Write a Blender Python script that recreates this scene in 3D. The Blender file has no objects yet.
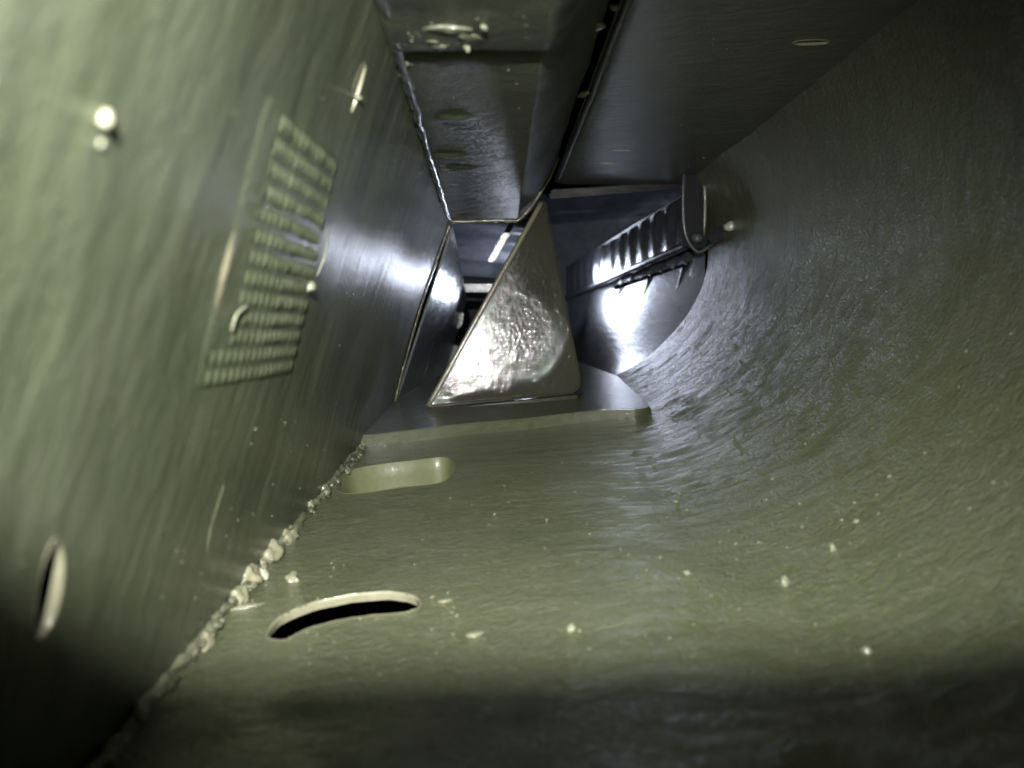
import bpy, bmesh, math, random
import numpy as np
from mathutils import Vector, Matrix, noise

# ------------------------------------------------------------------ camera, world, light
# all builder coordinates are centimetres; CM turns them into metres
CM = 0.01
sc = bpy.context.scene
col = sc.collection
FPX = 800.0
PITCH = math.atan(104 / FPX); YAW = math.atan(12 / FPX)

cam_d = bpy.data.cameras.new('camera'); cam = bpy.data.objects.new('camera', cam_d); col.objects.link(cam)
cam_d.sensor_width = 36.0; cam_d.lens = 36.0 * FPX / 1024.0
cam_d.clip_start = 0.0005; cam_d.clip_end = 10
cam.location = (0, 0, 0)
cam.rotation_euler = (math.radians(90) - PITCH, 0, -YAW)
cam_d.dof.use_dof = True; cam_d.dof.focus_distance = 0.165; cam_d.dof.aperture_fstop = 30
sc.camera = cam

w = bpy.data.worlds.new('World'); sc.world = w; w.use_nodes = True
w.node_tree.nodes['Background'].inputs[0].default_value = (0.0, 0.0, 0.0, 1)
w.node_tree.nodes['Background'].inputs[1].default_value = 0.0
sc.view_settings.view_transform = 'Standard'; sc.view_settings.look = 'None'
sc.view_settings.gamma = 1; sc.view_settings.exposure = 0
sc.view_settings.use_curve_mapping = False
sc.cycles.max_bounces = 8; sc.cycles.sample_clamp_indirect = 4.0

def lamp(name, kind, loc, power, color, size, aim=None, **kw):
    d = bpy.data.lights.new(name, kind); d.energy = power; d.color = color
    if kind == 'AREA':
        d.size = size * CM
    else:
        d.shadow_soft_size = size * CM
    for k, v in kw.items():
        setattr(d, k, v)
    o = bpy.data.objects.new(name, d); col.objects.link(o)
    o.location = Vector(loc) * CM
    if aim is not None:
        o.rotation_euler = (Vector(aim) - Vector(loc)).to_track_quat('-Z', 'Y').to_euler()
    return o

# the flash beside the lens; the camera housing below it keeps its light off the nearest floor
lamp('flash', 'SPOT', (-0.3, -1.0, 2.05), 1.88, (1.0, 1.0, 0.94), 0.055, aim=(-0.6, 8, -1.9),
     spot_size=math.radians(88), spot_blend=1.0)
# daylight entering the far end of the cavity
lamp('far_daylight', 'SPOT', (0.8, 36, -1.4), 0.08, (0.74, 0.81, 1.0), 0.35, aim=(-2.3, 17, -0.4), spot_size=math.radians(34), spot_blend=1.0)
lamp('far_daylight', 'SPOT', (2.9, 42, 0.2), 0.085, (0.74, 0.81, 1.0), 1.3, aim=(5.2, 39.0, -0.4), spot_size=math.radians(70), spot_blend=0.6)
lamp('far_daylight', 'SPOT', (0.9, 34, -0.6), 0.06, (0.72, 0.80, 1.0), 0.35, aim=(-1.0, 35, 1.2), spot_size=math.radians(110), spot_blend=0.8)

lamp('far_daylight', 'SPOT', (1.7, 38, 0.6), 0.10, (0.72, 0.80, 1.0), 0.3, aim=(5.5, 49, 2.2), spot_size=math.radians(100), spot_blend=0.8)

# ------------------------------------------------------------------ pixel <-> place
cR = np.array(cam.rotation_euler.to_matrix())
def project(P):
    q = P @ cR            # R^T p
    return 512 + FPX * q[..., 0] / -q[..., 2], 384 - FPX * q[..., 1] / -q[..., 2]
def at(px, py, Y):
    d = cR @ np.array([(px - 512) / FPX, -(py - 384) / FPX, -1.0])
    return d * (Y / d[1])

# ------------------------------------------------------------------ tagging and mesh helpers
def tag(o, label=None, cat=None, group=None, kind=None):
    if label: o['label'] = label
    if cat: o['category'] = cat
    if group: o['group'] = group
    if kind: o['kind'] = kind
    return o
def link_mesh(name, verts, faces, mat, parent=None, smooth=True):
    me = bpy.data.meshes.new(name)
    me.from_pydata([tuple(float(c) * CM for c in v) for v in verts] if not isinstance(verts, np.ndarray) else (verts * CM).tolist(),
                   [], faces if isinstance(faces, list) else faces.tolist())
    me.materials.append(mat)
    me.polygons.foreach_set('use_smooth', [smooth] * len(me.polygons))
    me.update()
    o = bpy.data.objects.new(name, me); col.objects.link(o)
    if parent is not None: o.parent = parent
    return o
def fbm(P, f, octs=3, seed=0.0):
    """cheap vectorised value noise on (n,3) points, f = cycles per cm"""
    out = 0; amp = 1.0
    for k in range(octs):
        Q = P * (f * 2 ** k) + seed + 17.3 * k
        i = np.floor(Q).astype(np.int64); t = Q - i; t = t * t * (3 - 2 * t)
        def h(a, b, c):
            n = (a * 73856093) ^ (b * 19349663) ^ (c * 83492791)
            n = (n ^ (n >> 13)) * 1274126177
            return ((n ^ (n >> 16)) & 0xffff) / 65535.0 - 0.5
        r = 0
        for dx in (0, 1):
            for dy in (0, 1):
                for dz in (0, 1):
                    wgt = (t[..., 0] if dx else 1 - t[..., 0]) * (t[..., 1] if dy else 1 - t[..., 1]) * (t[..., 2] if dz else 1 - t[..., 2])
                    r = r + wgt * h(i[..., 0] + dx, i[..., 1] + dy, i[..., 2] + dz)
        out = out + amp * r; amp *= 0.5
    return out
def smooth_closed(pts, n=6):
    p = np.array(pts, float); m = len(p); out = []
    for i in range(m):
        a, b, c, d = p[i - 1], p[i], p[(i + 1) % m], p[(i + 2) % m]
        for k in range(n):
            t = k / n
            out.append(0.5 * (2 * b + (c - a) * t + (2 * a - 5 * b + 4 * c - d) * t * t + (3 * b - a - 3 * c + d) * t ** 3))
    return np.array(out)
def poly_sdf(P, poly):
    """signed distance (negative inside) and nearest boundary point"""
    best = np.full(len(P), 1e9); near = np.zeros_like(P); inside = np.zeros(len(P), bool)
    for i in range(len(poly)):
        a = poly[i - 1]; b = poly[i]; e = b - a; L = (e @ e) + 1e-12
        t = np.clip(((P - a) @ e) / L, 0, 1); q = a + t[:, None] * e
        d = np.hypot(*(P - q).T); m = d < best
        best[m] = d[m]; near[m] = q[m]
        c = ((a[1] > P[:, 1]) != (b[1] > P[:, 1]))
        with np.errstate(divide='ignore', invalid='ignore'):
            xi = (b[0] - a[0]) * (P[:, 1] - a[1]) / (b[1] - a[1]) + a[0]
        inside ^= c & (P[:, 0] < xi)
    return np.where(inside, -best, best), near

class Sheet:
    """a pressed sheet: f(u,v)->xyz, u = distance along the cavity (cm), v = cm across the section"""
    def __init__(s, f, u0, u1, v0, v1, side):
        s.f = f; s.u0, s.u1, s.v0, s.v1 = u0, u1, v0, v1; s.side = side; s.holes = []; s.disps = []
    def normal(s, U, V):
        e = 0.01
        a = s.f(U + e, V) - s.f(U - e, V); b = s.f(U, V + e) - s.f(U, V - e)
        n = np.cross(a, b); n /= np.linalg.norm(n, axis=-1, keepdims=True) + 1e-12
        return n * s.side
    def uv(s, px, py):
        ulo, uhi, vlo, vhi = max(s.u0, 1.5), s.u1, s.v0, s.v1
        for k in range(6):
            U, V = np.meshgrid(np.linspace(ulo, uhi, 60), np.linspace(vlo, vhi, 60), indexing='ij')
            X, Y = project(s.f(U, V)); d = (X - px) ** 2 + (Y - py) ** 2
            i = np.unravel_index(np.argmin(d), d.shape); cu, cv = U[i], V[i]
            du = (uhi - ulo) / 20; dv = (vhi - vlo) / 20
            ulo, uhi, vlo, vhi = max(cu - du, s.u0), min(cu + du, s.u1), max(cv - dv, s.v0), min(cv + dv, s.v1)
        return np.array([cu, cv])
    def place(s, px, py, lift=0.0):
        u, v = s.uv(px, py)
        return s.pt(u, v, lift)
    def pt(s, u, v, lift=0.0):
        U = np.array([u]); V = np.array([v])
        n = s.normal(U, V)[0]
        return s.f(U, V)[0] + n * (lift + s.disp(U, V)[0]), n
    def disp(s, U, V):
        P = s.f(U, V); d = np.zeros(np.shape(U))
        for g in s.disps: d = d + g(U, V, P)
        return d
    def outline(s, pix, n=5, jit=0.0, rnd=None):
        p = np.array([s.uv(*q) for q in pix]); p = smooth_closed(p, n)
        if jit:
            rnd = rnd or random.Random(5)
            p = p + np.array([[rnd.uniform(-jit, jit), rnd.uniform(-jit, jit)] for _ in p])
        return p
    def build(s, name, mat, us, vs, parent=None):
        U, V = np.meshgrid(us, vs, indexing='ij'); nu, nv = U.shape
        UV = np.stack([U.ravel(), V.ravel()], 1); dead = np.zeros(len(UV), bool)
        for poly in s.holes:
            lo = poly.min(0) - .2; hi = poly.max(0) + .2
            idx = np.where(((UV > lo) & (UV < hi)).all(1))[0]
            if len(idx) == 0: continue
            d, near = poly_sdf(UV[idx], poly)
            cu = np.median(np.diff(us[(us > lo[0]) & (us < hi[0])])); cv = vs[1] - vs[0]
            cell = max(cu, cv)
            m = np.abs(d) < 0.55 * cell
            UV[idx[m]] = near[m]
            dead[idx[(d < 0)]] = True; dead[idx[m]] = True
            # points snapped to the border are kept as border, faces with all corners inside or on it go
        P = s.f(UV[:, 0], UV[:, 1]) + s.normal(UV[:, 0], UV[:, 1]) * s.disp(UV[:, 0], UV[:, 1])[:, None]
        g = np.arange(nu * nv).reshape(nu, nv)
        F = np.stack([g[:-1, :-1], g[1:, :-1], g[1:, 1:], g[:-1, 1:]], -1).reshape(-1, 4)
        if s.side < 0: F = F[:, ::-1]
        F = F[~dead[F].all(1)]
        return link_mesh(name, P, F, mat, parent)
    def rim(s, name, poly, depth, mat, parent, inward=0.0, lip=0.012, flare=0.0):
        """rolled edge and punched wall of a hole: rounded crown, then down through the metal"""
        n = len(poly); c = poly.mean(0)
        nxt = np.roll(poly, -1, 0); prv = np.roll(poly, 1, 0); t = nxt - prv
        o = np.stack([t[:, 1], -t[:, 0]], 1); o /= np.linalg.norm(o, axis=1)[:, None] + 1e-9
        if ((poly - c) * o).sum() < 0: o = -o
        prof = [(lip * 2.4, -0.006), (lip * 1.2, lip * .75), (0.0, lip * .8), (-lip * .8, 0.0), (-lip - inward * .5, -depth * .5), (-lip - inward, -depth)]
        V = []
        for off, h in prof:
            q = poly + o * off
            nn = s.normal(q[:, 0], q[:, 1]); P = s.f(q[:, 0], q[:, 1])
            hh = h + s.disp(q[:, 0], q[:, 1])
            wob = 0.006 * fbm(P, 6.0, 2, 3.0)
            V.append(P + nn * (hh + wob)[:, None])
        V = np.concatenate(V); F = []
        for k in range(len(prof) - 1):
            for i in range(n):
                j = (i + 1) % n
                F.append((k * n + i, k * n + j, (k + 1) * n + j, (k + 1) * n + i))
        return link_mesh(name, V, F, mat, parent)

def spacing(a, b, near, far, y0=5.0, y1=26.0):
    out = [a]
    while out[-1] < b:
        y = out[-1]; t = min(max((y - y0) / (y1 - y0), 0), 1)
        st = near + (far - near) * t
        if y < 2.5: st = 0.25
        out.append(y + st)
    out[-1] = b
    return np.array(out)

def lump(name, c, n, size, mat, parent=None, seed=0, flat=0.6, along=None, stretch=1.0, rough=0.35, sub=2):
    """an irregular blob of set wax; n = surface normal, size in cm"""
    bm = bmesh.new(); bmesh.ops.create_icosphere(bm, subdivisions=sub, radius=1.0)
    N = Vector(n).normalized(); A = Vector(along if along is not None else (0.31, 0.9, 0.2))
    A = (A - N * A.dot(N)).normalized(); B = N.cross(A)
    for v in bm.verts:
        p = v.co.copy(); k = 1 + rough * noise.noise(p * 1.3 + Vector((seed * 3.7, 1, 2))) + rough * .5 * noise.noise(p * 3.1 + Vector((seed, 5, 2)))
        p = p * k * size
        v.co = (A * p.x * stretch + B * p.y + N * p.z * flat)
    me = bpy.data.meshes.new(name); 
    for v in bm.verts: v.co *= CM
    bm.to_mesh(me); bm.free(); me.materials.append(mat)
    me.polygons.foreach_set('use_smooth', [True] * len(me.polygons))
    o = bpy.data.objects.new(name, me); col.objects.link(o); o.location = Vector(c) * CM
    if parent is not None: o.parent = parent
    return o

# ------------------------------------------------------------------ materials
def coated(name, c1, c2, rough=0.4, coat=0.5, coat_rough=0.15, streak=None, streak_amt=0.5, grain=1.0, speck=0.0,
           fleck=(0.36, 0.36, 0.24), scale=1.0, spec=0.5, big=1.0, bump_mm=0.25):
    m = bpy.data.materials.new(name); m.use_nodes = True; nt = m.node_tree; N = nt.nodes; L = nt.links
    b = N['Principled BSDF']
    tc = N.new('ShaderNodeTexCoord'); cm = N.new('ShaderNodeVectorMath'); cm.operation = 'SCALE'; cm.inputs[3].default_value = 100.0 * scale
    L.new(tc.outputs['Object'], cm.inputs[0])
    def noi(vec, sc_, det=4, r=0.55, dist=0.0):
        n = N.new('ShaderNodeTexNoise'); n.inputs['Scale'].default_value = sc_; n.inputs['Detail'].default_value = det
        n.inputs['Roughness'].default_value = r; n.inputs['Distortion'].default_value = dist
        L.new(vec, n.inputs['Vector']); return n.outputs[0]
    def ramp(x, a, b_):
        r = N.new('ShaderNodeMapRange'); r.inputs[1].default_value = a; r.inputs[2].default_value = b_; L.new(x, r.inputs[0]); return r.outputs[0]
    def math_(op, a, b_):
        r = N.new('ShaderNodeMath'); r.operation = op
        for i, q in enumerate((a, b_)):
            if isinstance(q, (int, float)): r.inputs[i].default_value = q
            else: L.new(q, r.inputs[i])
        return r.outputs[0]
    # streak space: rotate then squash, so brush marks run along one direction
    if streak is None: streak = ((0, 0, 0), (1, 1, 1))
    mp = N.new('ShaderNodeMapping'); mp.inputs['Rotation'].default_value = [math.radians(a) for a in streak[0]]
    L.new(cm.outputs[0], mp.inputs[0])
    mp2 = N.new('ShaderNodeMapping'); mp2.inputs['Scale'].default_value = streak[1]; L.new(mp.outputs[0], mp2.inputs[0])
    sv = mp2.outputs[0]
    big_n = noi(cm.outputs[0], 0.45, 5, 0.6, 0.6)
    st_n = noi(sv, 2.2, 6, 0.62, 0.4)
    fine = noi(cm.outputs[0], 14.0, 4, 0.6, 0.3)
    st_f = noi(sv, 9.0, 5, 0.65, 0.2)
    # colour
    fac = math_('ADD', math_('MULTIPLY', ramp(big_n, 0.35, 0.68), 0.4), math_('MULTIPLY', ramp(st_n, 0.35, 0.68), 0.3))
    fac = math_('ADD', fac, math_('MULTIPLY', ramp(st_f, 0.36, 0.66), 0.3))
    mix = N.new('ShaderNodeMix'); mix.data_type = 'RGBA'; L.new(fac, mix.inputs[0])
    mix.inputs[6].default_value = (*c1, 1); mix.inputs[7].default_value = (*c2, 1)
    colr = mix.outputs[2]
    if speck:
        fl = ramp(noi(sv, 5.0, 3, 0.5), 0.60, 0.72)
        mx = N.new('ShaderNodeMix'); mx.data_type = 'RGBA'; L.new(math_('MULTIPLY', fl, speck), mx.inputs[0])
        L.new(colr, mx.inputs[6]); mx.inputs[7].default_value = (*fleck, 1); colr = mx.outputs[2]
    L.new(colr, b.inputs['Base Color'])
    rr = math_('ADD', math_('MULTIPLY', math_('SUBTRACT', st_n, 0.5), 0.35), rough)
    L.new(rr, b.inputs['Roughness'])
    b.inputs['Specular IOR Level'].default_value = spec
    b.inputs['Coat Weight'].default_value = coat; b.inputs['Coat Roughness'].default_value = coat_rough
    h = math_('ADD', math_('MULTIPLY', st_n, 1.0 * streak_amt * big), math_('MULTIPLY', st_f, 0.35 * streak_amt))
    h = math_('ADD', h, math_('MULTIPLY', fine, 0.14 * grain))
    bp = N.new('ShaderNodeBump'); bp.inputs['Strength'].default_value = 1.0; bp.inputs['Distance'].default_value = bump_mm * 0.001
    L.new(h, bp.inputs['Height']); L.new(bp.outputs[0], b.inputs['Normal']); L.new(bp.outputs[0], b.inputs['Coat Normal'])
    return m

OL1 = (0.056, 0.069, 0.034); OL2 = (0.116, 0.128, 0.090)
M = {}
M['left'] = coated('waxed_left_paint', OL1, OL2, 0.5, 0.55, 0.13, ((8, 0, 0), (3.0, 3.0, 0.35)), 0.45, 1.4, spec=.14, bump_mm=.38)
M['floor'] = coated('waxed_floor_paint', (0.080, 0.093, 0.043), (0.15, 0.16, 0.098), 0.48, 1.0, 0.09, ((0, 0, -12), (1.6, 3.6, 2.2)), 0.40, 3.2, speck=0.45, fleck=(.27,.275,.19), spec=.30, bump_mm=1.0)
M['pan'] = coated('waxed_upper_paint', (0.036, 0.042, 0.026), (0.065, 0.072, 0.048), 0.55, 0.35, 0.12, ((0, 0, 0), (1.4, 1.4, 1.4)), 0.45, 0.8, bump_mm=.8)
M['roof'] = coated('waxed_roof_paint', (0.085, 0.094, 0.078), (0.14, 0.148, 0.125), 0.5, 0.45, 0.18, ((0, 0, 15), (0.8, 2.2, 1.5)), 0.45, 0.8, bump_mm=.7)
M['gusset'] = coated('wet_waxed_paint', (0.022, 0.023, 0.015), (0.048, 0.048, 0.034), 0.65, 0.9, 0.02, ((0, 28, 0), (5.0, 2.0, 2.0)), 0.8, 1.0, spec=.10, bump_mm=0.06)
M['far'] = coated('daylight_tinted_paint', (0.06, 0.065, 0.075), (0.12, 0.125, 0.14), 0.34, 0.8, 0.10, ((0, 0, 0), (1.0, 0.35, 2.2)), 0.4, 0.5)  # grey-blue of the far daylight is put into this base colour
M['black'] = coated('near_black_paint', (0.010, 0.010, 0.012), (0.022, 0.022, 0.025), 0.6, 0.12, 0.2, None, 0.4, 0.6, spec=.15)  # near-black tone shared by rail, flange, bracket, housing and rear wall
M['rim'] = coated('thick_cream_wax', (0.22, 0.22, 0.14), (0.34, 0.33, 0.24), 0.30, 0.8, 0.10, None, 0.5, 0.8)
M['olive'] = coated('thick_olive_wax', (0.13, 0.14, 0.07), (0.19, 0.20, 0.105), 0.5, 0.3, 0.2, None, 0.4, 0.8)
M['pale'] = coated('pale_set_wax', (0.36, 0.37, 0.28), (0.55, 0.56, 0.47), 0.28, 0.9, 0.08, None, 0.5, 0.8)
M['speck'] = coated('light_wax_specks', (0.12, 0.13, 0.08), (0.20, 0.205, 0.14), 0.45, 0.6, 0.15)
M['nub'] = coated('set_wax_drops', (0.17, 0.18, 0.12), (0.27, 0.28, 0.20), 0.35, 0.8, 0.1)
M['dull'] = coated('dull_olive_step_paint', (0.045, 0.052, 0.022), (0.085, 0.092, 0.048), 0.42, 0.8, 0.12, ((0, 0, -12), (1.3, 3.6, 2.0)), 0.4, 0.8, bump_mm=.35)
M['edge'] = coated('waxed_edge', (0.13, 0.125, 0.08), (0.22, 0.21, 0.15), 0.30, 0.9, 0.10, None, 0.5, 0.8)

# ------------------------------------------------------------------ the pressed panels
def ceil_z(Y): return 4.95 - 0.058 * Y
def pan_z(Y): return 3.28 - 0.0647 * Y
def left_f(U, V):
    # V = 0..1 scaled to cm: 6.6
    t = V / 6.6; zt = pan_z(U) + 0.02
    Z = -4.08 + t * (zt + 4.08)
    X = -3.38 + 0.323 * (Z + 4) - 0.10 * np.sin(np.pi * t)
    return np.stack([X, U, Z], -1)
left = Sheet(left_f, -5, 24.6, 0, 6.6, -1)
n_test = left.normal(np.array([10.0]), np.array([3.0]))[0]
if n_test[0] < 0: left.side = 1
left.disps.append(lambda U, V, P: 0.10 * fbm(P * np.array([1, 1, .6]), 0.35, 2, 4.0) + 0.018 * fbm(P * np.array([1, 1.6, .4]), 1.6, 3, 9.0))

# section of the floor that sweeps up into the right side
def bez(a, b, c, d, n):
    t = np.linspace(0, 1, n)[:, None]; a, b, c, d = map(np.array, (a, b, c, d))
    return (1 - t) ** 3 * a + 3 * (1 - t) ** 2 * t * b + 3 * (1 - t) * t * t * c + t ** 3 * d
sec = np.concatenate([np.linspace((-3.46, -4.0), (2.6, -3.64), 40)[:-1], bez((2.6, -3.64), (4.6, -3.53), (6.95, -1.5), (7.1, 0.6), 60)])
slen = np.concatenate([[0], np.cumsum(np.hypot(*np.diff(sec, axis=0).T))]); SL = slen[-1]
TOPV = 3.6
def shell_f(U, V):
    x = np.interp(V, slen, sec[:, 0]); z = np.interp(V, slen, sec[:, 1])
    t = np.clip((V - SL) / TOPV, 0, 1); zt = ceil_z(U) + 0.02
    x2 = 7.1 + t * 0.15 - t * t * 0.87; z2 = 0.6 + t * (zt - 0.6)
    up = V > SL
    return np.stack([np.where(up, x2, x), U, np.where(up, z2, z)], -1)
shell = Sheet(shell_f, -5, 27.6, 0, SL + TOPV, 1)
if shell.normal(np.array([10.0]), np.array([3.0]))[0][2] < 0: shell.side = -1
shell.disps.append(lambda U, V, P: 0.07 * fbm(P, 0.4, 2, 2.0) + 0.022 * fbm(P * np.array([.6, 1.5, 1]), 1.9, 3, 7.0))

def roof_f(U, V): return np.stack([1.88 + V, U, ceil_z(U) + 0.0 * V], -1)
roof = Sheet(roof_f, -5, 28.6, 0, 4.55, 1)
if roof.normal(np.array([10.0]), np.array([3.0]))[0][2] > 0: roof.side = -1
roof.disps.append(lambda U, V, P: 0.05 * fbm(P, 0.5, 3, 12.0) - 0.10 * np.exp(-V / .18))

# upper channel: flat underside, rounded corner, then a side face climbing to the roof gap
PW = 0.5
def pan_f(U, V):
    zp = pan_z(U); xl = -3.38 + 0.323 * (zp + 4)
    wflat = PW - xl
    t = np.clip(V / 3.0, 0, 1); s2 = np.clip((V - 3.0) / 2.0, 0, 1)
    x = np.where(V <= 3.0, xl + wflat * t, PW + 0.25 * np.sin(s2 * np.pi / 2) + (1.66 - PW - 0.25) * s2)
    z = np.where(V <= 3.0, zp, zp + (ceil_z(U) - 0.02 - zp) * (s2 ** 1.25))
    return np.stack([x, U + 0 * V, z], -1)
pan = Sheet(pan_f, -5, 23.9, 0, 5.0, 1)
if pan.normal(np.array([10.0]), np.array([1.5]))[0][2] > 0: pan.side = -1
GU = pan.uv(470, 53)[0]
def groove(U, V, P):
    g = -0.26 * np.exp(-((U - GU) / 0.20) ** 4) * (1 / (1 + np.exp(-(V - 0.25) * 12))) * (1 / (1 + np.exp((V - 2.9) * 8)))
    near = 0.10 / (1 + np.exp((U - GU) * 9))
    return g + near
def marks(U, V, P):
    d = 0
    for px, py, w_, a in ((455, 117, .45, .055), (450, 155, .5, .055), (462, 168, .5, .04), (470, 130, .4, .015)):
        cu, cv = MK[(px, py)]
        d = d + a * np.exp(-((U - cu) / .08) ** 2) * np.exp(-((V - cv) / w_) ** 4)
    # lengthways bead beside the left seam
    return d
MK = {k: pan.uv(*k) for k in ((455, 117), (450, 155), (462, 168), (470, 130))}
pan.disps += [groove, marks, lambda U, V, P: 0.05 * fbm(P, 0.7, 3, 22.0)]

# ---- holes
r5 = random.Random(5)
H_left = left.outline([(60, 540), (68, 552), (70, 575), (66, 605), (56, 628), (43, 641), (37, 632), (38, 604), (44, 568), (52, 546)], 5)
H_slit = left.outline([(361, 62), (364, 68), (360, 88), (354, 108), (350, 112), (350, 100), (354, 78)], 5)
H_left = H_left.mean(0) + (H_left - H_left.mean(0)) * np.array([.78, .97])
H_slit = H_slit.mean(0) + (H_slit - H_slit.mean(0)) * np.array([.7, 1.0])
left.holes += [H_left, H_slit]
H_round = shell.outline([(266, 634), (280, 615), (312, 602), (350, 595), (390, 592), (414, 596), (420, 605), (404, 612), (372, 615), (338, 620), (306, 628), (284, 638)], 5, 0.008, r5)
H_slot = shell.outline([(336, 488), (346, 473), (370, 466), (410, 461), (444, 457), (455, 464), (452, 476), (438, 484), (400, 488), (352, 493)], 5)
shell.holes += [H_round, H_slot]
H_roof = roof.outline([(793, 43), (800, 41), (812, 40.5), (825, 41), (829, 43), (823, 45), (808, 45.5), (798, 45)], 4)
roof.holes += [H_roof]

lo = left.build('left_side_panel', M['left'], spacing(-5, 24.6, 0.035, 0.06), np.arange(0, 6.61, 0.035))
tag(lo, 'tall olive waxed side panel on the left, with a slot near the camera', 'metal panel')
so = shell.build('floor_panel', M['floor'], spacing(-5, 27.6, 0.035, 0.06), np.linspace(0, SL + TOPV, 300))
tag(so, 'grey olive waxed floor sheet with two punched openings, sweeping up into the right side', 'metal panel')
ro = roof.build('roof_panel', M['roof'], spacing(-5, 28.6, 0.06, 0.08), np.arange(0, 4.56, 0.05))
tag(ro, 'dark flat roof sheet at upper right with one narrow slit', 'metal panel')
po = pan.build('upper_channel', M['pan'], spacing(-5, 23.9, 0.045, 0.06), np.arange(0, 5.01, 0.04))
tag(po, 'dark hanging channel at top centre with a cross groove and a rolled end lip', 'metal channel')

left.rim('hole_rim', H_left, 0.075, M['rim'], lo, inward=0.0, lip=0.004)
left.rim('hole_rim', H_slit, 0.06, M['rim'], lo, inward=0.0, lip=0.004)
shell.rim('hole_rim', H_round, 0.115, M['rim'], so, inward=-0.01, lip=0.005)
shell.rim('hole_rim', H_slot, 0.62, M['olive'], so, inward=0.05, lip=0.010)
roof.rim('hole_rim', H_roof, 0.08, M['rim'], ro, inward=0.02, lip=0.012)

def plate_under(sheet, poly, depth, mat, name, parent, grow=0.3):
    c = poly.mean(0); q = c + (poly - c) * (1 + grow)
    nn = sheet.normal(q[:, 0], q[:, 1]); P = sheet.f(q[:, 0], q[:, 1]) - nn * depth
    return link_mesh(name, P, [tuple(range(len(P)))], mat, parent)
plate_under(shell, H_slot, 0.60, M['olive'], 'slot_bottom', so, 0.12)

# ------------------------------------------------------------------ generic solids
def ribbon(name, pts, w1, w2, mat, parent=None, up=(0, 0, 1), wob=0.0, seed=0, n=6, sec_n=8, taper=True):
    """bead with an oval section along points"""
    p = [Vector(q) for q in pts]; out = []
    for i in range(len(p) - 1):
        a = p[max(i - 1, 0)]; b = p[i]; c = p[i + 1]; d = p[min(i + 2, len(p) - 1)]
        for k in range(n):
            t = k / n
            out.append(0.5 * (2 * b + (c - a) * t + (2 * a - 5 * b + 4 * c - d) * t * t + (3 * b - a - 3 * c + d) * t ** 3))
    out.append(p[-1]); V = []; F = []
    for i, q in enumerate(out):
        t = (out[min(i + 1, len(out) - 1)] - out[max(i - 1, 0)]).normalized()
        s_ = t.cross(Vector(up)).normalized(); u_ = s_.cross(t)
        k = 1.0
        if taper:
            e = min(i, len(out) - 1 - i) / 2.0; k = min(1.0, 0.15 + e * .6)
        for j in range(sec_n):
            a = 2 * math.pi * j / sec_n
            r = k * (1 + wob * noise.noise(q * 6 + Vector((math.cos(a) * .9 + seed * 7, math.sin(a) * .9, seed))))
            V.append(q + s_ * math.cos(a) * w1 * r + u_ * math.sin(a) * w2 * r)
    for i in range(len(out) - 1):
        for j in range(sec_n):
            k = (j + 1) % sec_n
            F.append((i * sec_n + j, i * sec_n + k, (i + 1) * sec_n + k, (i + 1) * sec_n + j))
    F.append(tuple(range(sec_n))[::-1]); F.append(tuple((len(out) - 1) * sec_n + j for j in range(sec_n)))
    return link_mesh(name, V, F, mat, parent)

def slab(name, outline, thick, mat, parent=None, bevel=0.03, grid=0, seg=2):
    """polygon plate (3-D outline, roughly planar) extruded away from the viewer, edges rounded"""
    P = [Vector(q) for q in outline]; bm = bmesh.new()
    vs = [bm.verts.new(q) for q in P]; f = bm.faces.new(vs); f.normal_update()
    nrm = f.normal.copy()
    r = bmesh.ops.extrude_face_region(bm, geom=[f])
    T = Vector(thick)
    for v in r['geom']:
        if isinstance(v, bmesh.types.BMVert): v.co += T
    bmesh.ops.recalc_face_normals(bm, faces=bm.faces)
    if bevel:
        bmesh.ops.bevel(bm, geom=bm.edges[:], offset=bevel, segments=seg, affect='EDGES', clamp_overlap=True)
    for v in bm.verts: v.co *= CM
    me = bpy.data.meshes.new(name); bm.to_mesh(me); bm.free(); me.materials.append(mat)
    me.polygons.foreach_set('use_smooth', [True] * len(me.polygons))
    o = bpy.data.objects.new(name, me); col.objects.link(o)
    try: me.set_sharp_from_angle(angle=math.radians(40))
    except Exception: pass
    if parent is not None: o.parent = parent
    return o

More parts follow.
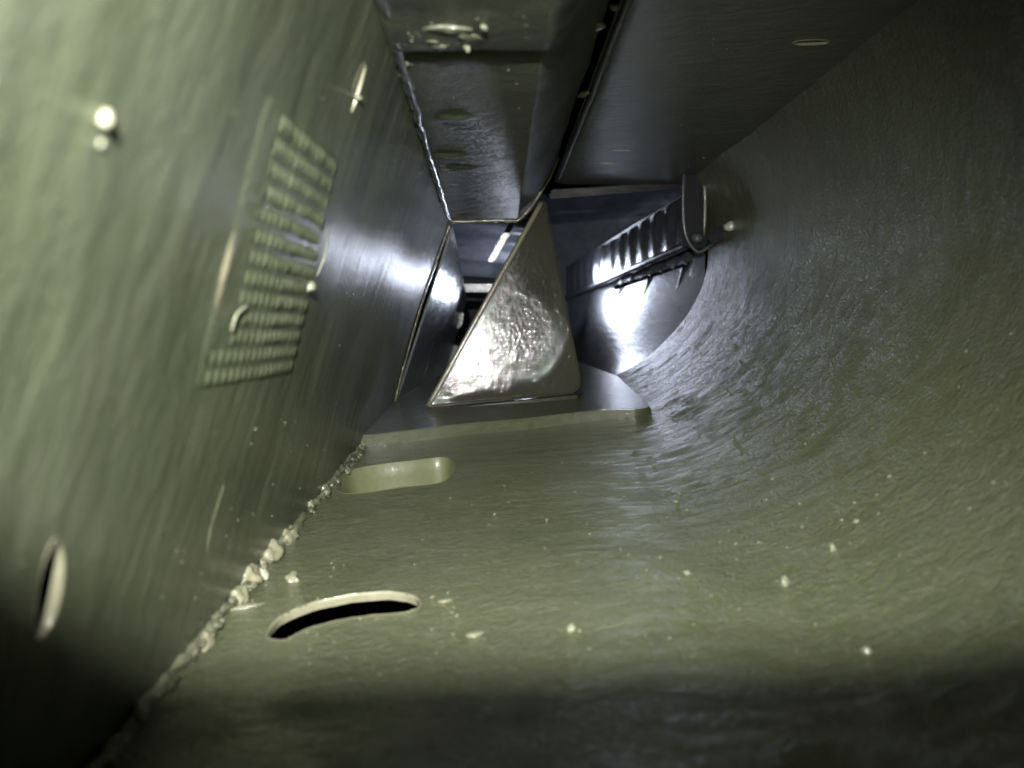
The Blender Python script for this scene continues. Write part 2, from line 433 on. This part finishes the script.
def patch(name, c00, c10, c11, c01, nu, nv, dfun, mat, parent=None, thick=0.06, bulge=None):
    """bilinear sheet with thickness; dfun(a,b,P)->offset along the normal"""
    a, b = np.meshgrid(np.linspace(0, 1, nu), np.linspace(0, 1, nv), indexing='ij')
    a_ = a[..., None]; b_ = b[..., None]
    c00, c10, c11, c01 = map(np.array, (c00, c10, c11, c01))
    P = c00 * (1 - a_) * (1 - b_) + c10 * a_ * (1 - b_) + c11 * a_ * b_ + c01 * (1 - a_) * b_
    du = np.gradient(P, axis=0); dv = np.gradient(P, axis=1); n = np.cross(du, dv); n /= np.linalg.norm(n, axis=-1, keepdims=True)
    cdir = -P; 
    if (n * cdir).sum() < 0: n = -n
    if bulge is not None: P = P + bulge(a_, b_)
    T = P + n * dfun(a, b, P)[..., None]; Bk = P - n * thick
    V = np.concatenate([T.reshape(-1, 3), Bk.reshape(-1, 3)]); g = np.arange(nu * nv).reshape(nu, nv); o = nu * nv; F = []
    q = np.stack([g[:-1, :-1], g[1:, :-1], g[1:, 1:], g[:-1, 1:]], -1).reshape(-1, 4)
    F += q.tolist(); F += (q[:, ::-1] + o).tolist()
    def side(idx):
        for i in range(len(idx) - 1): F.append((int(idx[i]), int(idx[i + 1]), int(idx[i + 1]) + o, int(idx[i]) + o))
    side(g[0, :]); side(g[-1, ::-1]); side(g[:, -1]); side(g[::-1, 0])
    ob = link_mesh(name, V, F, mat, parent)
    me = ob.data; bm = bmesh.new(); bm.from_mesh(me); bmesh.ops.recalc_face_normals(bm, faces=bm.faces); bm.to_mesh(me); bm.free()
    try: me.set_sharp_from_angle(angle=math.radians(50))
    except Exception: pass
    return ob

# ------------------------------------------------------------------ raised cross plate on the floor
def floor_z(X): return -4.0 + 0.0594 * (X + 3.46)
rb0 = shell.place(378, 447)[0]; rb1 = shell.place(640, 417)[0]
def on_floor(x, y, h): return (x, y, floor_z(x) + h)
pl = []
for px, py in ((372, 447), (450, 437), (526, 430), (600, 421), (634, 417)):
    q = shell.place(px, py)[0]; pl.append((q[0], q[1]))
outl = [on_floor(pl[0][0] - .45, pl[0][1] + .03, 0.30)] + [on_floor(x, y, 0.30) for x, y in pl]
xr, yr = pl[-1]
for k in range(1, 19):
    a = math.radians(-90 + k * 5); outl.append(on_floor(xr + .5 * math.cos(a), yr + .5 + .5 * math.sin(a), 0.30))
outl += [on_floor(xr + .6, 27, .30), on_floor(xr - .3, 33, .30), on_floor(-3.5, 33, .30)]
st = slab('step_plate', outl, (0, 0, -0.6), M['dull'], None, bevel=0.13, seg=3)
tag(st, 'raised olive cross step on the floor in front of the triangular plate', 'step')

# ------------------------------------------------------------------ triangular gusset
def tri_pts():
    BL = Vector(at(427, 408, 22.6)); BR = Vector(at(584, 393, 22.75)); AP = Vector(at(545, 196, 23.47))
    return BL, BR, AP
BL, BR, AP = tri_pts()
nT = (BR - BL).cross(AP - BL).normalized()
if nT.y > 0: nT = -nT
root = bpy.data.objects.new('triangular_gusset', None); col.objects.link(root)
root.location = (BL + BR) * 0.5 * CM
tag(root, 'wet glistening grey triangular plate standing upright on the raised step', 'metal plate')
# rounded outline in barycentric space, then a fine grid of points clipped to it
def tri_outline():
    pts = []
    def corner(c, a, b, r, n=5):
        da = (a - c).normalized(); db = (b - c).normalized()
        for k in range(n + 1):
            t = k / n; p0 = c + da * r; p2 = c + db * r
            pts.append((1 - t) ** 2 * p0 + 2 * t * (1 - t) * c + t * t * p2)
    corner(BL, AP, BR, 0.08); corner(BR, BL, AP, 0.5); corner(AP, BR, BL, 0.28)
    return pts
O = tri_outline()
def local(o, r): 
    o.matrix_parent_inverse = Matrix.Translation(-r.location); return o
nr = 80
cT = (BL + BR + AP) / 3; V = []; F = []
dens = []
for i in range(len(O)):
    a = O[i]; b = O[(i + 1) % len(O)]; m = max(1, int((b - a).length / 0.05))
    for k in range(m): dens.append(a.lerp(b, k / m))
nO = len(dens)
for r in range(nr + 1):
    k = r / nr
    for p in dens:
        q = cT.lerp(p, k)
        d = 0.012 * noise.noise(q * 1.1) + 0.003 * noise.noise(q * 2.4) + 0.0036 * noise.noise(Vector((q.x * 4.2 - q.z * 3.0, q.y, q.x * 1.6 + q.z * 2.2)) * 1.25) + 0.0034 * noise.noise(Vector((q.x * 11 - q.z * 7, q.y * 10, q.x * 5 + q.z * 7)))
        if k > .965: d -= 0.05
        V.append(q + nT * d)
for i in range(nO): V.append(dens[i] - nT * 0.14)
for r in range(nr + 1):
    for i in range(nO):
        j = (i + 1) % nO; F.append((r * nO + i, r * nO + j, (r + 1) * nO + j, (r + 1) * nO + i))
pf = link_mesh('plate', V, F, M['gusset'], root); local(pf, root)
# folded flange down the left edge and flattened foot
e0 = BL.lerp(AP, 0.01); e1 = BL.lerp(AP, 0.97)
fl = ribbon('folded_edge', [e0 - nT * .02, e0.lerp(e1, .33) - nT * .02, e0.lerp(e1, .66) - nT * .02, e1 - nT * .02], 0.075, 0.05, M['edge'], root, up=tuple(nT), wob=0.25, taper=False); local(fl, root)
ft = slab('foot_flange', [BL + Vector((.05, -.25, -.03)), BR + Vector((-.2, -.25, -.03)), BR + Vector((0, .3, -.02)), BL + Vector((0, .3, -.02))], (0, 0, -0.1), M['gusset'], root, bevel=.03); local(ft, root)

# ------------------------------------------------------------------ channel lip, side flange, gap
lipp = []
for v in np.linspace(0.02, 5.0, 26):
    q, n = pan.pt(23.9, v); lipp.append(Vector(q) + Vector(n) * 0.02)
lp = ribbon('rolled_lip', lipp, 0.05, 0.075, M['edge'], po, up=(0, 1, 0), wob=0.35, n=3, taper=False)
# curl of coating at the left corner of the groove
for k, (px, py) in enumerate(((401, 66), (405, 62), (398, 72))):
    q, n = pan.place(px, py, .01); lump('wax_curl', q, n, 0.05, M['rim'], po, k, .8, (0.2, 1, 0), 1.8)
# thick wax on channel underside
for k, (px, py, s_, st_) in enumerate(((452, 19, .13, 2.6), (470, 26, .11, 2.4), (440, 37, .10, 1.6), (427, 22, .05, 1.2), (434, 32, .06, 1.5))):
    q, n = pan.place(px, py, .0); lump('wax_ridge', q, n, s_ * .62, M['speck'], po, 20 + k, .4, (1, .1 + .5 * (k % 2), 0), st_ * 1.1, .9, 3)
# edge seam between left panel and channel: uneven glossy bead
sp = []
for y in np.linspace(7.6, 23.8, 40):
    q = left_f(np.array([y]), np.array([6.6]))[0]; sp.append((q[0] + .05, q[1], q[2] - .06))
sb = ribbon('upper_seam_bead', sp, 0.06, 0.05, M['far'], None, wob=0.9, n=3)
tag(sb, 'thin glossy bead along the seam between left panel and hanging channel', 'sealant bead')

# flange at the far end of the left panel
fe = []
for v in np.linspace(6.55, 0.3, 24):
    q, n = left.pt(24.55, v); fe.append(Vector(q) + Vector(n) * 0.05)
fo = ribbon('end_flange', fe, 0.13, 0.035, M['edge'], lo, up=(1, 0, -.3), wob=0.6, n=3, taper=False)

# folded strip closing the gap between channel and roof, with a wax plug
gs = []
for y in np.linspace(5.5, 28, 14): gs.append((1.95, y, ceil_z(y) - 0.03 + .02 * math.sin(y * 2)))
rf = ribbon('folded_edge', gs, 0.07, 0.06, M['roof'], ro, wob=0.4, n=4)
q = at(583, 94, 15.8); lump('wax_plug', q, (0, -.5, -1), 0.07, M['edge'], ro, 4, .5, (1, -1, 0), 2.0, .8)
q = at(590, 24, 12.2); lump('wax_plug', q, (-.4, -.3, -1), 0.12, M['edge'], ro, 9, .4, (1, -.4, 0), 2.2)
q = at(614, 7, 12.0); lump('wax_plug', q, (-.4, -.3, -1), 0.06, M['nub'], ro, 9, .8, (1, -.4, 0), 1.2)
for k, (px, py) in enumerate(((622, 150), (606, 163))):
    q, n = roof.place(px, py, 0); lump('wax_smear', q, n, 0.10, M['rim'], ro, 14 + k, .2, (1, .1, 0), 3.4)

# ------------------------------------------------------------------ ribbed pad on the left panel
pr = bpy.data.objects.new('ribbed_pad', None); col.objects.link(pr)
C4 = dict(TL=left.uv(268, 98), TR=left.uv(336, 160), BR=left.uv(287, 371), BL=left.uv(197, 390))
cen = left.pt(*(sum(C4.values()) / 4))[0]; pr.location = Vector(cen) * CM
tag(pr, 'waffle ribbed patch of small raised ridges on the left side panel', 'ribbed pad')
def pad_uv(a, b):   # a across (left-right), b down
    return (C4['TL'] * (1 - a) * (1 - b) + C4['TR'] * a * (1 - b) + C4['BR'] * a * b + C4['BL'] * (1 - a) * b)
def pad_strip(name, a0, a1, b0, b1, na, nb, hf, mat):
    A, B = np.meshgrid(np.linspace(a0, a1, na), np.linspace(b0, b1, nb), indexing='ij')
    uv = pad_uv(A.ravel()[:, None], B.ravel()[:, None])
    n = left.normal(uv[:, 0], uv[:, 1]); P = left.f(uv[:, 0], uv[:, 1]); P = P + n * (left.disp(uv[:, 0], uv[:, 1]) + hf(A.ravel(), B.ravel(), P))[:, None]
    g = np.arange(na * nb).reshape(na, nb); Fq = np.stack([g[:-1, :-1], g[1:, :-1], g[1:, 1:], g[:-1, 1:]], -1).reshape(-1, 4)
    o = link_mesh(name, P, Fq, mat, pr); local(o, pr); return o
def edge_win(t, k): return np.clip(np.minimum(t, 1 - t) / k, 0, 1)
pad_strip('pad_base', -.04, 1.04, -.03, 1.02, 50, 120, lambda a, b, P: -0.02 + 0.035 * np.clip(edge_win((a + .04) / 1.08, .06), 0, 1) * edge_win((b + .03) / 1.05, .03), M['left'])
ROWS, COLS = 13, 17
rp = random.Random(3)
for r in range(ROWS):
    b0 = (r + 0.02) / ROWS; b1 = (r + 0.97) / ROWS
    def hf(a, b, P, b0=b0, b1=b1, r=r):
        t = (b - b0) / (b1 - b0); c = 0.5 + 0.5 * np.cos(2 * np.pi * a * COLS + r * .4)
        amp = 0.85 + 0.25 * fbm(P, 1.2, 2, 30.0)
        return -0.005 + (.25 + .75 * np.sin(np.pi * np.clip(t, 0, 1)) ** .6) * (0.008 + 0.052 * c ** 1.3 * .75 * amp + .008 * fbm(P, 4.0, 2, 8.)) * np.clip(edge_win(a, .03), 0, 1)
    pad_strip('ridge_row', 0.16 if r < 11 else .02, 0.97, b0, b1, 120, 9, hf, M['left'])
for a_, w_, h_ in ((0.03, .03, .055),):
    pad_strip('long_ridge', a_ - w_, a_ + w_, .22, .9, 11, 90,
              lambda a, b, P, a_=a_, w_=w_, h_=h_: -.01 + h_ * np.cos(np.clip((a - a_) / w_, -1, 1) * np.pi / 2) * (0.75 + 0.9 * fbm(P, 2.5, 3, 3.)) * edge_win((b - .22) / .68, .2), M['edge'])  # real ridge; its cream colour has the highlight painted in
# torn wax at the pad's right edge
q, n = left.place(304, 284, .03); o = lump('wax_tear', q, n, .055, M['nub'], pr, 3, 1.0, (0, -1, -.6), 1.5); local(o, pr)
cp = [left.place(x, y, .03)[0] for x, y in ((322, 222), (321, 240), (317, 258), (310, 274))]
o = ribbon('wax_string', cp, .011, .011, M['nub'], pr, up=(1, 0, 0), wob=.3); local(o, pr)
cp = [left.place(x, y, .05)[0] for x, y in ((243, 302), (233, 312), (229, 322), (227, 331))]
o = ribbon('wax_string', cp, .011, .011, M['nub'], pr, up=(1, 0, 0), wob=.3); local(o, pr)

# ------------------------------------------------------------------ sealer bead in the left floor seam
seam_px = [(104, 764), (122, 735), (140, 706), (165, 672), (190, 640), (212, 612), (232, 588), (258, 563), (284, 541), (308, 518), (328, 497), (342, 478), (356, 460), (372, 443), (386, 425), (394, 408)]
def seam_pt(px, py):
    q = shell.place(px, py)[0]; u = q[1]
    return Vector((-3.33, u, -3.93))
br = bpy.data.objects.new('sealant_bead', None); col.objects.link(br)
tag(br, 'lumpy pale sealant bead in the corner seam between floor and left panel', 'sealant bead')
sy = [seam_pt(*p).y for p in seam_px]; br.location = Vector((-3.33, sy[6], -3.93)) * CM
ys = np.linspace(5.2, sy[-1], 60)
o = ribbon('bead', [(-3.36 + .03 * math.sin(y * 3.1), y, -3.98) for y in ys], .08, .08, M['speck'], br, wob=1.5, n=4, sec_n=12); local(o, br)
rl = random.Random(11)
def seam_lump(y, s_, st_=1.2, mat='rim', dx=0.0, dz=0.0, fl_=.9):
    o = lump('wax_lump', (-3.32 + dx, y, -3.93 + dz), (1, 0, 1), s_, M[mat], br, rl.random() * 50, fl_, (rl.uniform(-.3, .3), 1, 0), st_, .6, 3); local(o, br)
for (px, py), s_, st_, mt, dx, dz in (((232, 582), .17, 1.0, 'rim', -.02, .08), ((240, 577), .10, .8, 'pale', .10, .0), ((262, 561), .16, 1.3, 'rim', .02, .05), ((286, 541), .12, 1.7, 'rim', .05, .02),
                          ((222, 600), .12, 1.1, 'rim', .05, 0), ((316, 510), .09, 1.2, 'rim', 0, .05), ((330, 494), .07, 1.2, 'rim', 0, .05), ((280, 580), .10, 1.0, 'rim', .55, -.04)):
    y = shell.place(px, py)[0][1]; seam_lump(y, s_, st_, mt, dx, dz)
for k in range(110):
    y = 5.8 + (sy[-1] - 5.8) * rl.random() ** 1.3; k_ = .5 + y / 30; seam_lump(y, rl.uniform(.025, .07) * k_, rl.uniform(1.2, 3.0), rl.choice(('speck', 'rim', 'left', 'rim')), rl.uniform(-.03, .16) * k_, rl.uniform(-.05, .06) * k_, .55)

# wax pools and smears beside the round hole (part of the floor's coating)
for k, (px, py, s_, st_, fl_) in enumerate(((240, 606, .07, 4, .2), (475, 634, .07, 1.5, .25), (445, 600, .05, 2, .25))):
    q, n = shell.place(px, py, 0); lump('wax_smear', q, n, s_, M['rim'], so, 40 + k, fl_, (1, .25, 0), st_)

# scratches on the left panel
cp = [left.place(x, y, .0)[0] for x, y in ((222, 484), (216, 505), (210, 528), (206, 552))]
ribbon('scratch_ridge', cp, .005, .004, M['nub'], lo, up=(1, 0, 0))

# ------------------------------------------------------------------ droplets of set wax
drops = [
    (left, 104, 118, .042, 'round shiny wax drop high on the left panel, nearest the top left corner', 1.3),
    (left, 101, 143, .022, 'tiny wax drop just under the shiny one at upper left', 1.0),
    (left, 355, 96, .03, 'tapered pale wax drip hanging in the thin slit at top of the left panel', 2.2),
    (shell, 571, 629, .050, 'pale wax nub on the floor nearest the camera, right of the round hole', 1.5),
    (shell, 785, 583, .058, 'largest pale wax nub on the right half of the floor', 1.8),
    (shell, 833, 549, .052, 'pale wax nub farther back on the floor where it starts to curve up', 1.6),
    (shell, 687, 575, .042, 'small pale wax nub on the floor midway between the two larger nubs', 1.4),
    (shell, 866, 650, .055, 'flat blurred wax nub at the right front of the floor', .9),
    (shell, 856, 521, .045, 'small flat wax nub on the curve at the foot of the right side', .7),
    (pan, 467, 38, .045, 'lowest round wax drop beside the ridges on the hanging channel', 1.2),
    (pan, 484, 16, .040, 'round wax drop right of the ridges on the hanging channel', 1.2),
]
for k, (sh, px, py, s_, lab, fl_) in enumerate(drops):
    q, n = sh.place(px, py, s_ * .1)
    o = lump('wax_drop', q, n, s_ * .9, M['rim' if k == 0 else 'nub'], None, 70 + k, fl_, None, 1.15, .55, 3)
    tag(o, lab, 'wax drop')

# many fine specks nobody could count
def specks(name, sheet, regions, count, mat, parent, s0, s1, seed):
    rs = random.Random(seed); bm = bmesh.new()
    for k in range(count):
        x0, y0, x1, y1 = rs.choice(regions); px = rs.uniform(x0, x1); py = rs.uniform(y0, y1)
        q, n = sheet.place(px, py, 0.0)
        if sheet.holes and min(poly_sdf(sheet.uv(px, py)[None], h_)[0][0] for h_ in sheet.holes) < .06: continue
        N_ = Vector(n); s_ = rs.uniform(s0, s1) * (q[1] / 12)
        A = N_.cross(Vector((.3, .8, .5))).normalized(); B = N_.cross(A)
        r = bmesh.ops.create_icosphere(bm, subdivisions=1, radius=1)['verts']
        ang = rs.random() * 3; e = rs.uniform(1, 2.2); h = rs.uniform(.3, 1.1)
        for v in r:
            p = v.co.copy() * s_; X = p.x * e * math.cos(ang) - p.y * math.sin(ang); Y = p.x * e * math.sin(ang) + p.y * math.cos(ang)
            v.co = (Vector(q) + A * X + B * Y + N_ * p.z * h) * CM
    me = bpy.data.meshes.new(name); bm.to_mesh(me); bm.free(); me.materials.append(mat)
    me.polygons.foreach_set('use_smooth', [True] * len(me.polygons))
    o = bpy.data.objects.new(name, me); col.objects.link(o); o.parent = parent; o['kind'] = 'stuff'; return o
specks('wax_specks', shell, [(300, 500, 1000, 680), (240, 560, 460, 680), (450, 450, 900, 560), (700, 250, 1020, 500)], 170, M['speck'], so, .012, .03, 1)
specks('wax_specks', left, [(20, 60, 340, 700), (240, 420, 340, 520), (160, 500, 260, 600)], 50, M['speck'], lo, .008, .018, 2)
specks('wax_specks', pan, [(400, 5, 530, 40), (430, 65, 520, 200), (395, 20, 420, 90)], 40, M['speck'], po, .010, .018, 3)
specks('wax_specks', roof, [(640, 5, 880, 60), (600, 80, 720, 170)], 16, M['speck'], ro, .010, .016, 4)

# ------------------------------------------------------------------ structures beyond the triangular plate
wav = lambda s_: (lambda a, b, P: 0.05 * fbm(P, 0.8, 3, s_))
# inner panel behind the left flange
o = patch('inner_side_panel', at(453, 228, 25.2), at(467, 300, 34), at(437, 402, 31), at(392, 416, 25.0), 60, 60, lambda a, b, P: 0.04 * fbm(P * np.array([1, 1, .3]), 1.2, 3, 3.), M['far'])
tag(o, 'narrow blue lit inner panel just behind the far edge of the left side panel', 'metal panel')
# dark stiffener and little bracket left of the triangle
bo = bpy.data.objects.new('small_bracket', None); col.objects.link(bo); bo.location = Vector(at(450, 350, 33)) * CM
tag(bo, 'small dark stepped bracket in the black gap left of the triangular plate', 'bracket')
for nm, pts, th in (('upright', [at(446, 292, 33), at(456, 292, 33), at(444, 378, 33), at(434, 378, 33)], (0.1, .6, 0)),
                    ('arm', [at(450, 318, 32.6), at(464, 312, 32.6), at(462, 326, 32.6), at(448, 334, 32.6)], (0, .8, 0)),
                    ('tab', [at(444, 348, 32.5), at(458, 345, 32.5), at(452, 378, 32.5), at(440, 380, 32.5)], (0, .5, 0))):
    o = slab(nm, pts, th, M['far'], bo, bevel=.05); local(o, bo)
# ribbed cross member under the channel's end
def ribs(a, b, P): return 0.30 * np.abs(np.sin(b * np.pi * 4.2)) ** 3 + 0.03 * fbm(P, 1.5, 2, 5.)
o = patch('ribbed_cross_member', at(440, 205, 33), at(534, 212, 33), at(520, 286, 38), at(455, 280, 38), 40, 90, ribs, M['far'])
tag(o, 'ribbed blue lit cross member below the rolled lip of the hanging channel', 'cross member')
o = slab('ledge_strip', [at(462, 284, 36), at(502, 284, 36), at(496, 292, 36), at(462, 292, 36)], (0, 1.2, 0), M['far'], None, bevel=.05)
tag(o, 'thin horizontal ledge above the black opening left of the triangular plate', 'ledge')
o = slab('upper_strut', [at(519, 205, 28), at(527, 202, 28), at(494, 262, 28), at(487, 262, 28)], (0, .3, 0), M['far'], None, bevel=.04)
tag(o, 'slanting narrow strip running close along the left edge of the triangular plate', 'strip')

# rear plate right of the triangle
o = patch('rear_plate', at(520, 196, 52), at(700, 182, 46), at(700, 300, 46), at(520, 420, 52), 60, 60, lambda a, b, P: 0.12 * fbm(P * np.array([.4, 1, 1.6]), .8, 3, 8.), M['far'])
tag(o, 'streaked blue grey rear plate seen between roof sheet and ribbed strip', 'metal plate')
# cross rail at the end of the roof panel
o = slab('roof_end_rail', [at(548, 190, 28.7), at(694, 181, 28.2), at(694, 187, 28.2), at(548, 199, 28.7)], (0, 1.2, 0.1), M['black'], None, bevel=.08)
tag(o, 'dark cross rail closing the far end of the roof sheet', 'rail')
# corrugated strip
def corr(a, b, P): return 0.13 * np.abs(np.sin(a * np.pi * 13)) ** 2 * np.clip(np.sin(np.pi * b), 0, 1) ** .5 * (a > .06) + .02 * fbm(P, 2, 2, 1.)
SA = at(694, 188, 27.8); SB = at(566, 268, 49); SC = at(566, 298, 48); SD = at(692, 243, 27.4)
o = patch('corrugated_strip', SA, SB, SC, SD, 160, 24, corr, M['far'])
tag(o, 'corrugated upright strip receding from the right bracket towards the triangular plate', 'ribbed strip')
ribbon('top_edge', [SA, np.array(SA) * .5 + np.array(SB) * .5, SB], .07, .06, M['far'], o, wob=.5, n=10, taper=False)
ribbon('bottom_edge', [SD, np.array(SD) * .5 + np.array(SC) * .5, SC], .17, .15, M['far'], o, wob=.4, n=10, taper=False)
# curved glossy sheet below the strip
def sheetd(a, b, P):
    d = 0.16 * fbm(P * np.array([1, .3, 1]), .6, 3, 6.)
    for c, w_, h_ in ((.045, .005, -.10), (.075, .008, .08), (.12, .005, -.09), (.20, .010, -.10), (.26, .02, .12), (.38, .012, -.12), (.46, .03, .14)): d = d + h_ * np.exp(-((a - c - .30 * b) / w_) ** 2)
    return d - 0.35 * np.sin(np.pi * b)
o = patch('curved_rear_sheet', at(704, 246, 27.9), at(568, 297, 47.5), at(566, 400, 40), at(600, 404, 27.0), 320, 90, sheetd, M['far'],
          bulge=lambda a, b: (1 - a) ** 2 * np.sin(np.pi * b) * np.array([1.1, 0.0, -0.9]))
tag(o, 'glossy curved sheet catching daylight right of the triangular plate', 'metal sheet')
# slotted flange above the curved sheet
o = slab('slotted_flange', [at(614, 285.5, 33), at(690, 261, 27.3), at(691, 263.5, 27.3), at(616, 289, 33)], (0, .2, -.06), M['black'], None, bevel=.02)
tag(o, 'thin dark slotted flange lying along the top of the curved rear sheet', 'flange')
for k in range(7):
    t = (k + .5) / 7; c = (Vector(at(615, 287, 32.9)) * (1 - t) + Vector(at(691, 262, 27.2)) * t)
    c2 = c + Vector((0.0, -.05, .03)); lump('tab', c2, (0, -1, .4), .045, M['far'], o, k, .4, (1, -.8, 0), 2.2)

# right upright bracket
bo = bpy.data.objects.new('upright_bracket', None); col.objects.link(bo); bo.location = Vector(at(694, 240, 26.6)) * CM
tag(bo, 'dark upright bracket with rounded foot at the far end of the right side', 'bracket')
def arc_px(cx, cy, r, a0, a1, n=6): return [(cx + r * math.cos(math.radians(a0 + (a1 - a0) * k / n)), cy + r * math.sin(math.radians(a0 + (a1 - a0) * k / n))) for k in range(n + 1)]
out = [(682, 168), (708, 168)] + arc_px(700, 240, 9, 0, 90) + arc_px(690, 238, 9, 90, 180)
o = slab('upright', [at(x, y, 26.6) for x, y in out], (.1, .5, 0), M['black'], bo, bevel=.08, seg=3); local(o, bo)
o = ribbon('rib', [at(704, 172, 26.4), at(705, 205, 26.4), at(704, 236, 26.4)], .06, .06, M['edge'], bo, up=(0, 1, 0)); local(o, bo)
o = ribbon('rib', [at(684, 172, 26.4), at(683, 205, 26.4), at(686, 236, 26.4), at(698, 252, 26.4), at(712, 244, 26.4)], .05, .05, M['far'], bo, up=(0, 1, 0)); local(o, bo)
o = lump('bolt', at(697, 238, 26.2), (-.2, -1, .2), .16, M['far'], bo, 2, .8, (1, 0, 0), 1.1, .15, 3); local(o, bo)
hp = [(706, 236), (718, 226), (728, 222), (733, 228), (724, 240), (712, 246)]
o = slab('dark_hole_plate', [at(x, y, 25.6) for x, y in hp], (.1, .4, 0), M['black'], bo, bevel=.05, seg=3); local(o, bo)  # black plate put in to stand for a dark hole
o = lump('highlight_lump', at(731, 226, 24.6), (-.3, -1, .2), .15, M['pale'], bo, 5, .8, (1, -.1, .4), 1.4, .2, 3); local(o, bo)  # pale lump added as a painted white highlight, not a real end piece

# the camera's own housing, just behind the viewpoint: the flash above it throws its shadow on the near floor
bm = bmesh.new(); bmesh.ops.create_cube(bm, size=1)
for v in bm.verts:
    v.co = Vector(((2.5 if v.co.x > 0 else -1.6), (-0.12 if v.co.y > 0 else -2.6), (1.53 if v.co.z > 0 else -2.6))) * CM
bmesh.ops.bevel(bm, geom=bm.edges[:], offset=.0010, segments=4, affect='EDGES')
me = bpy.data.meshes.new('camera_housing'); bm.to_mesh(me); bm.free(); me.materials.append(M['black'])
o = bpy.data.objects.new('camera_housing', me); col.objects.link(o)
tag(o, 'black housing of the camera taking the picture', 'camera')

# outer shell that closes the cavity so nothing but dark metal lies beyond it
def plate(name, q, mat, label):
    o = link_mesh(name, [Vector(p) for p in q], [(0, 1, 2, 3)], mat); tag(o, kind='structure'); return o
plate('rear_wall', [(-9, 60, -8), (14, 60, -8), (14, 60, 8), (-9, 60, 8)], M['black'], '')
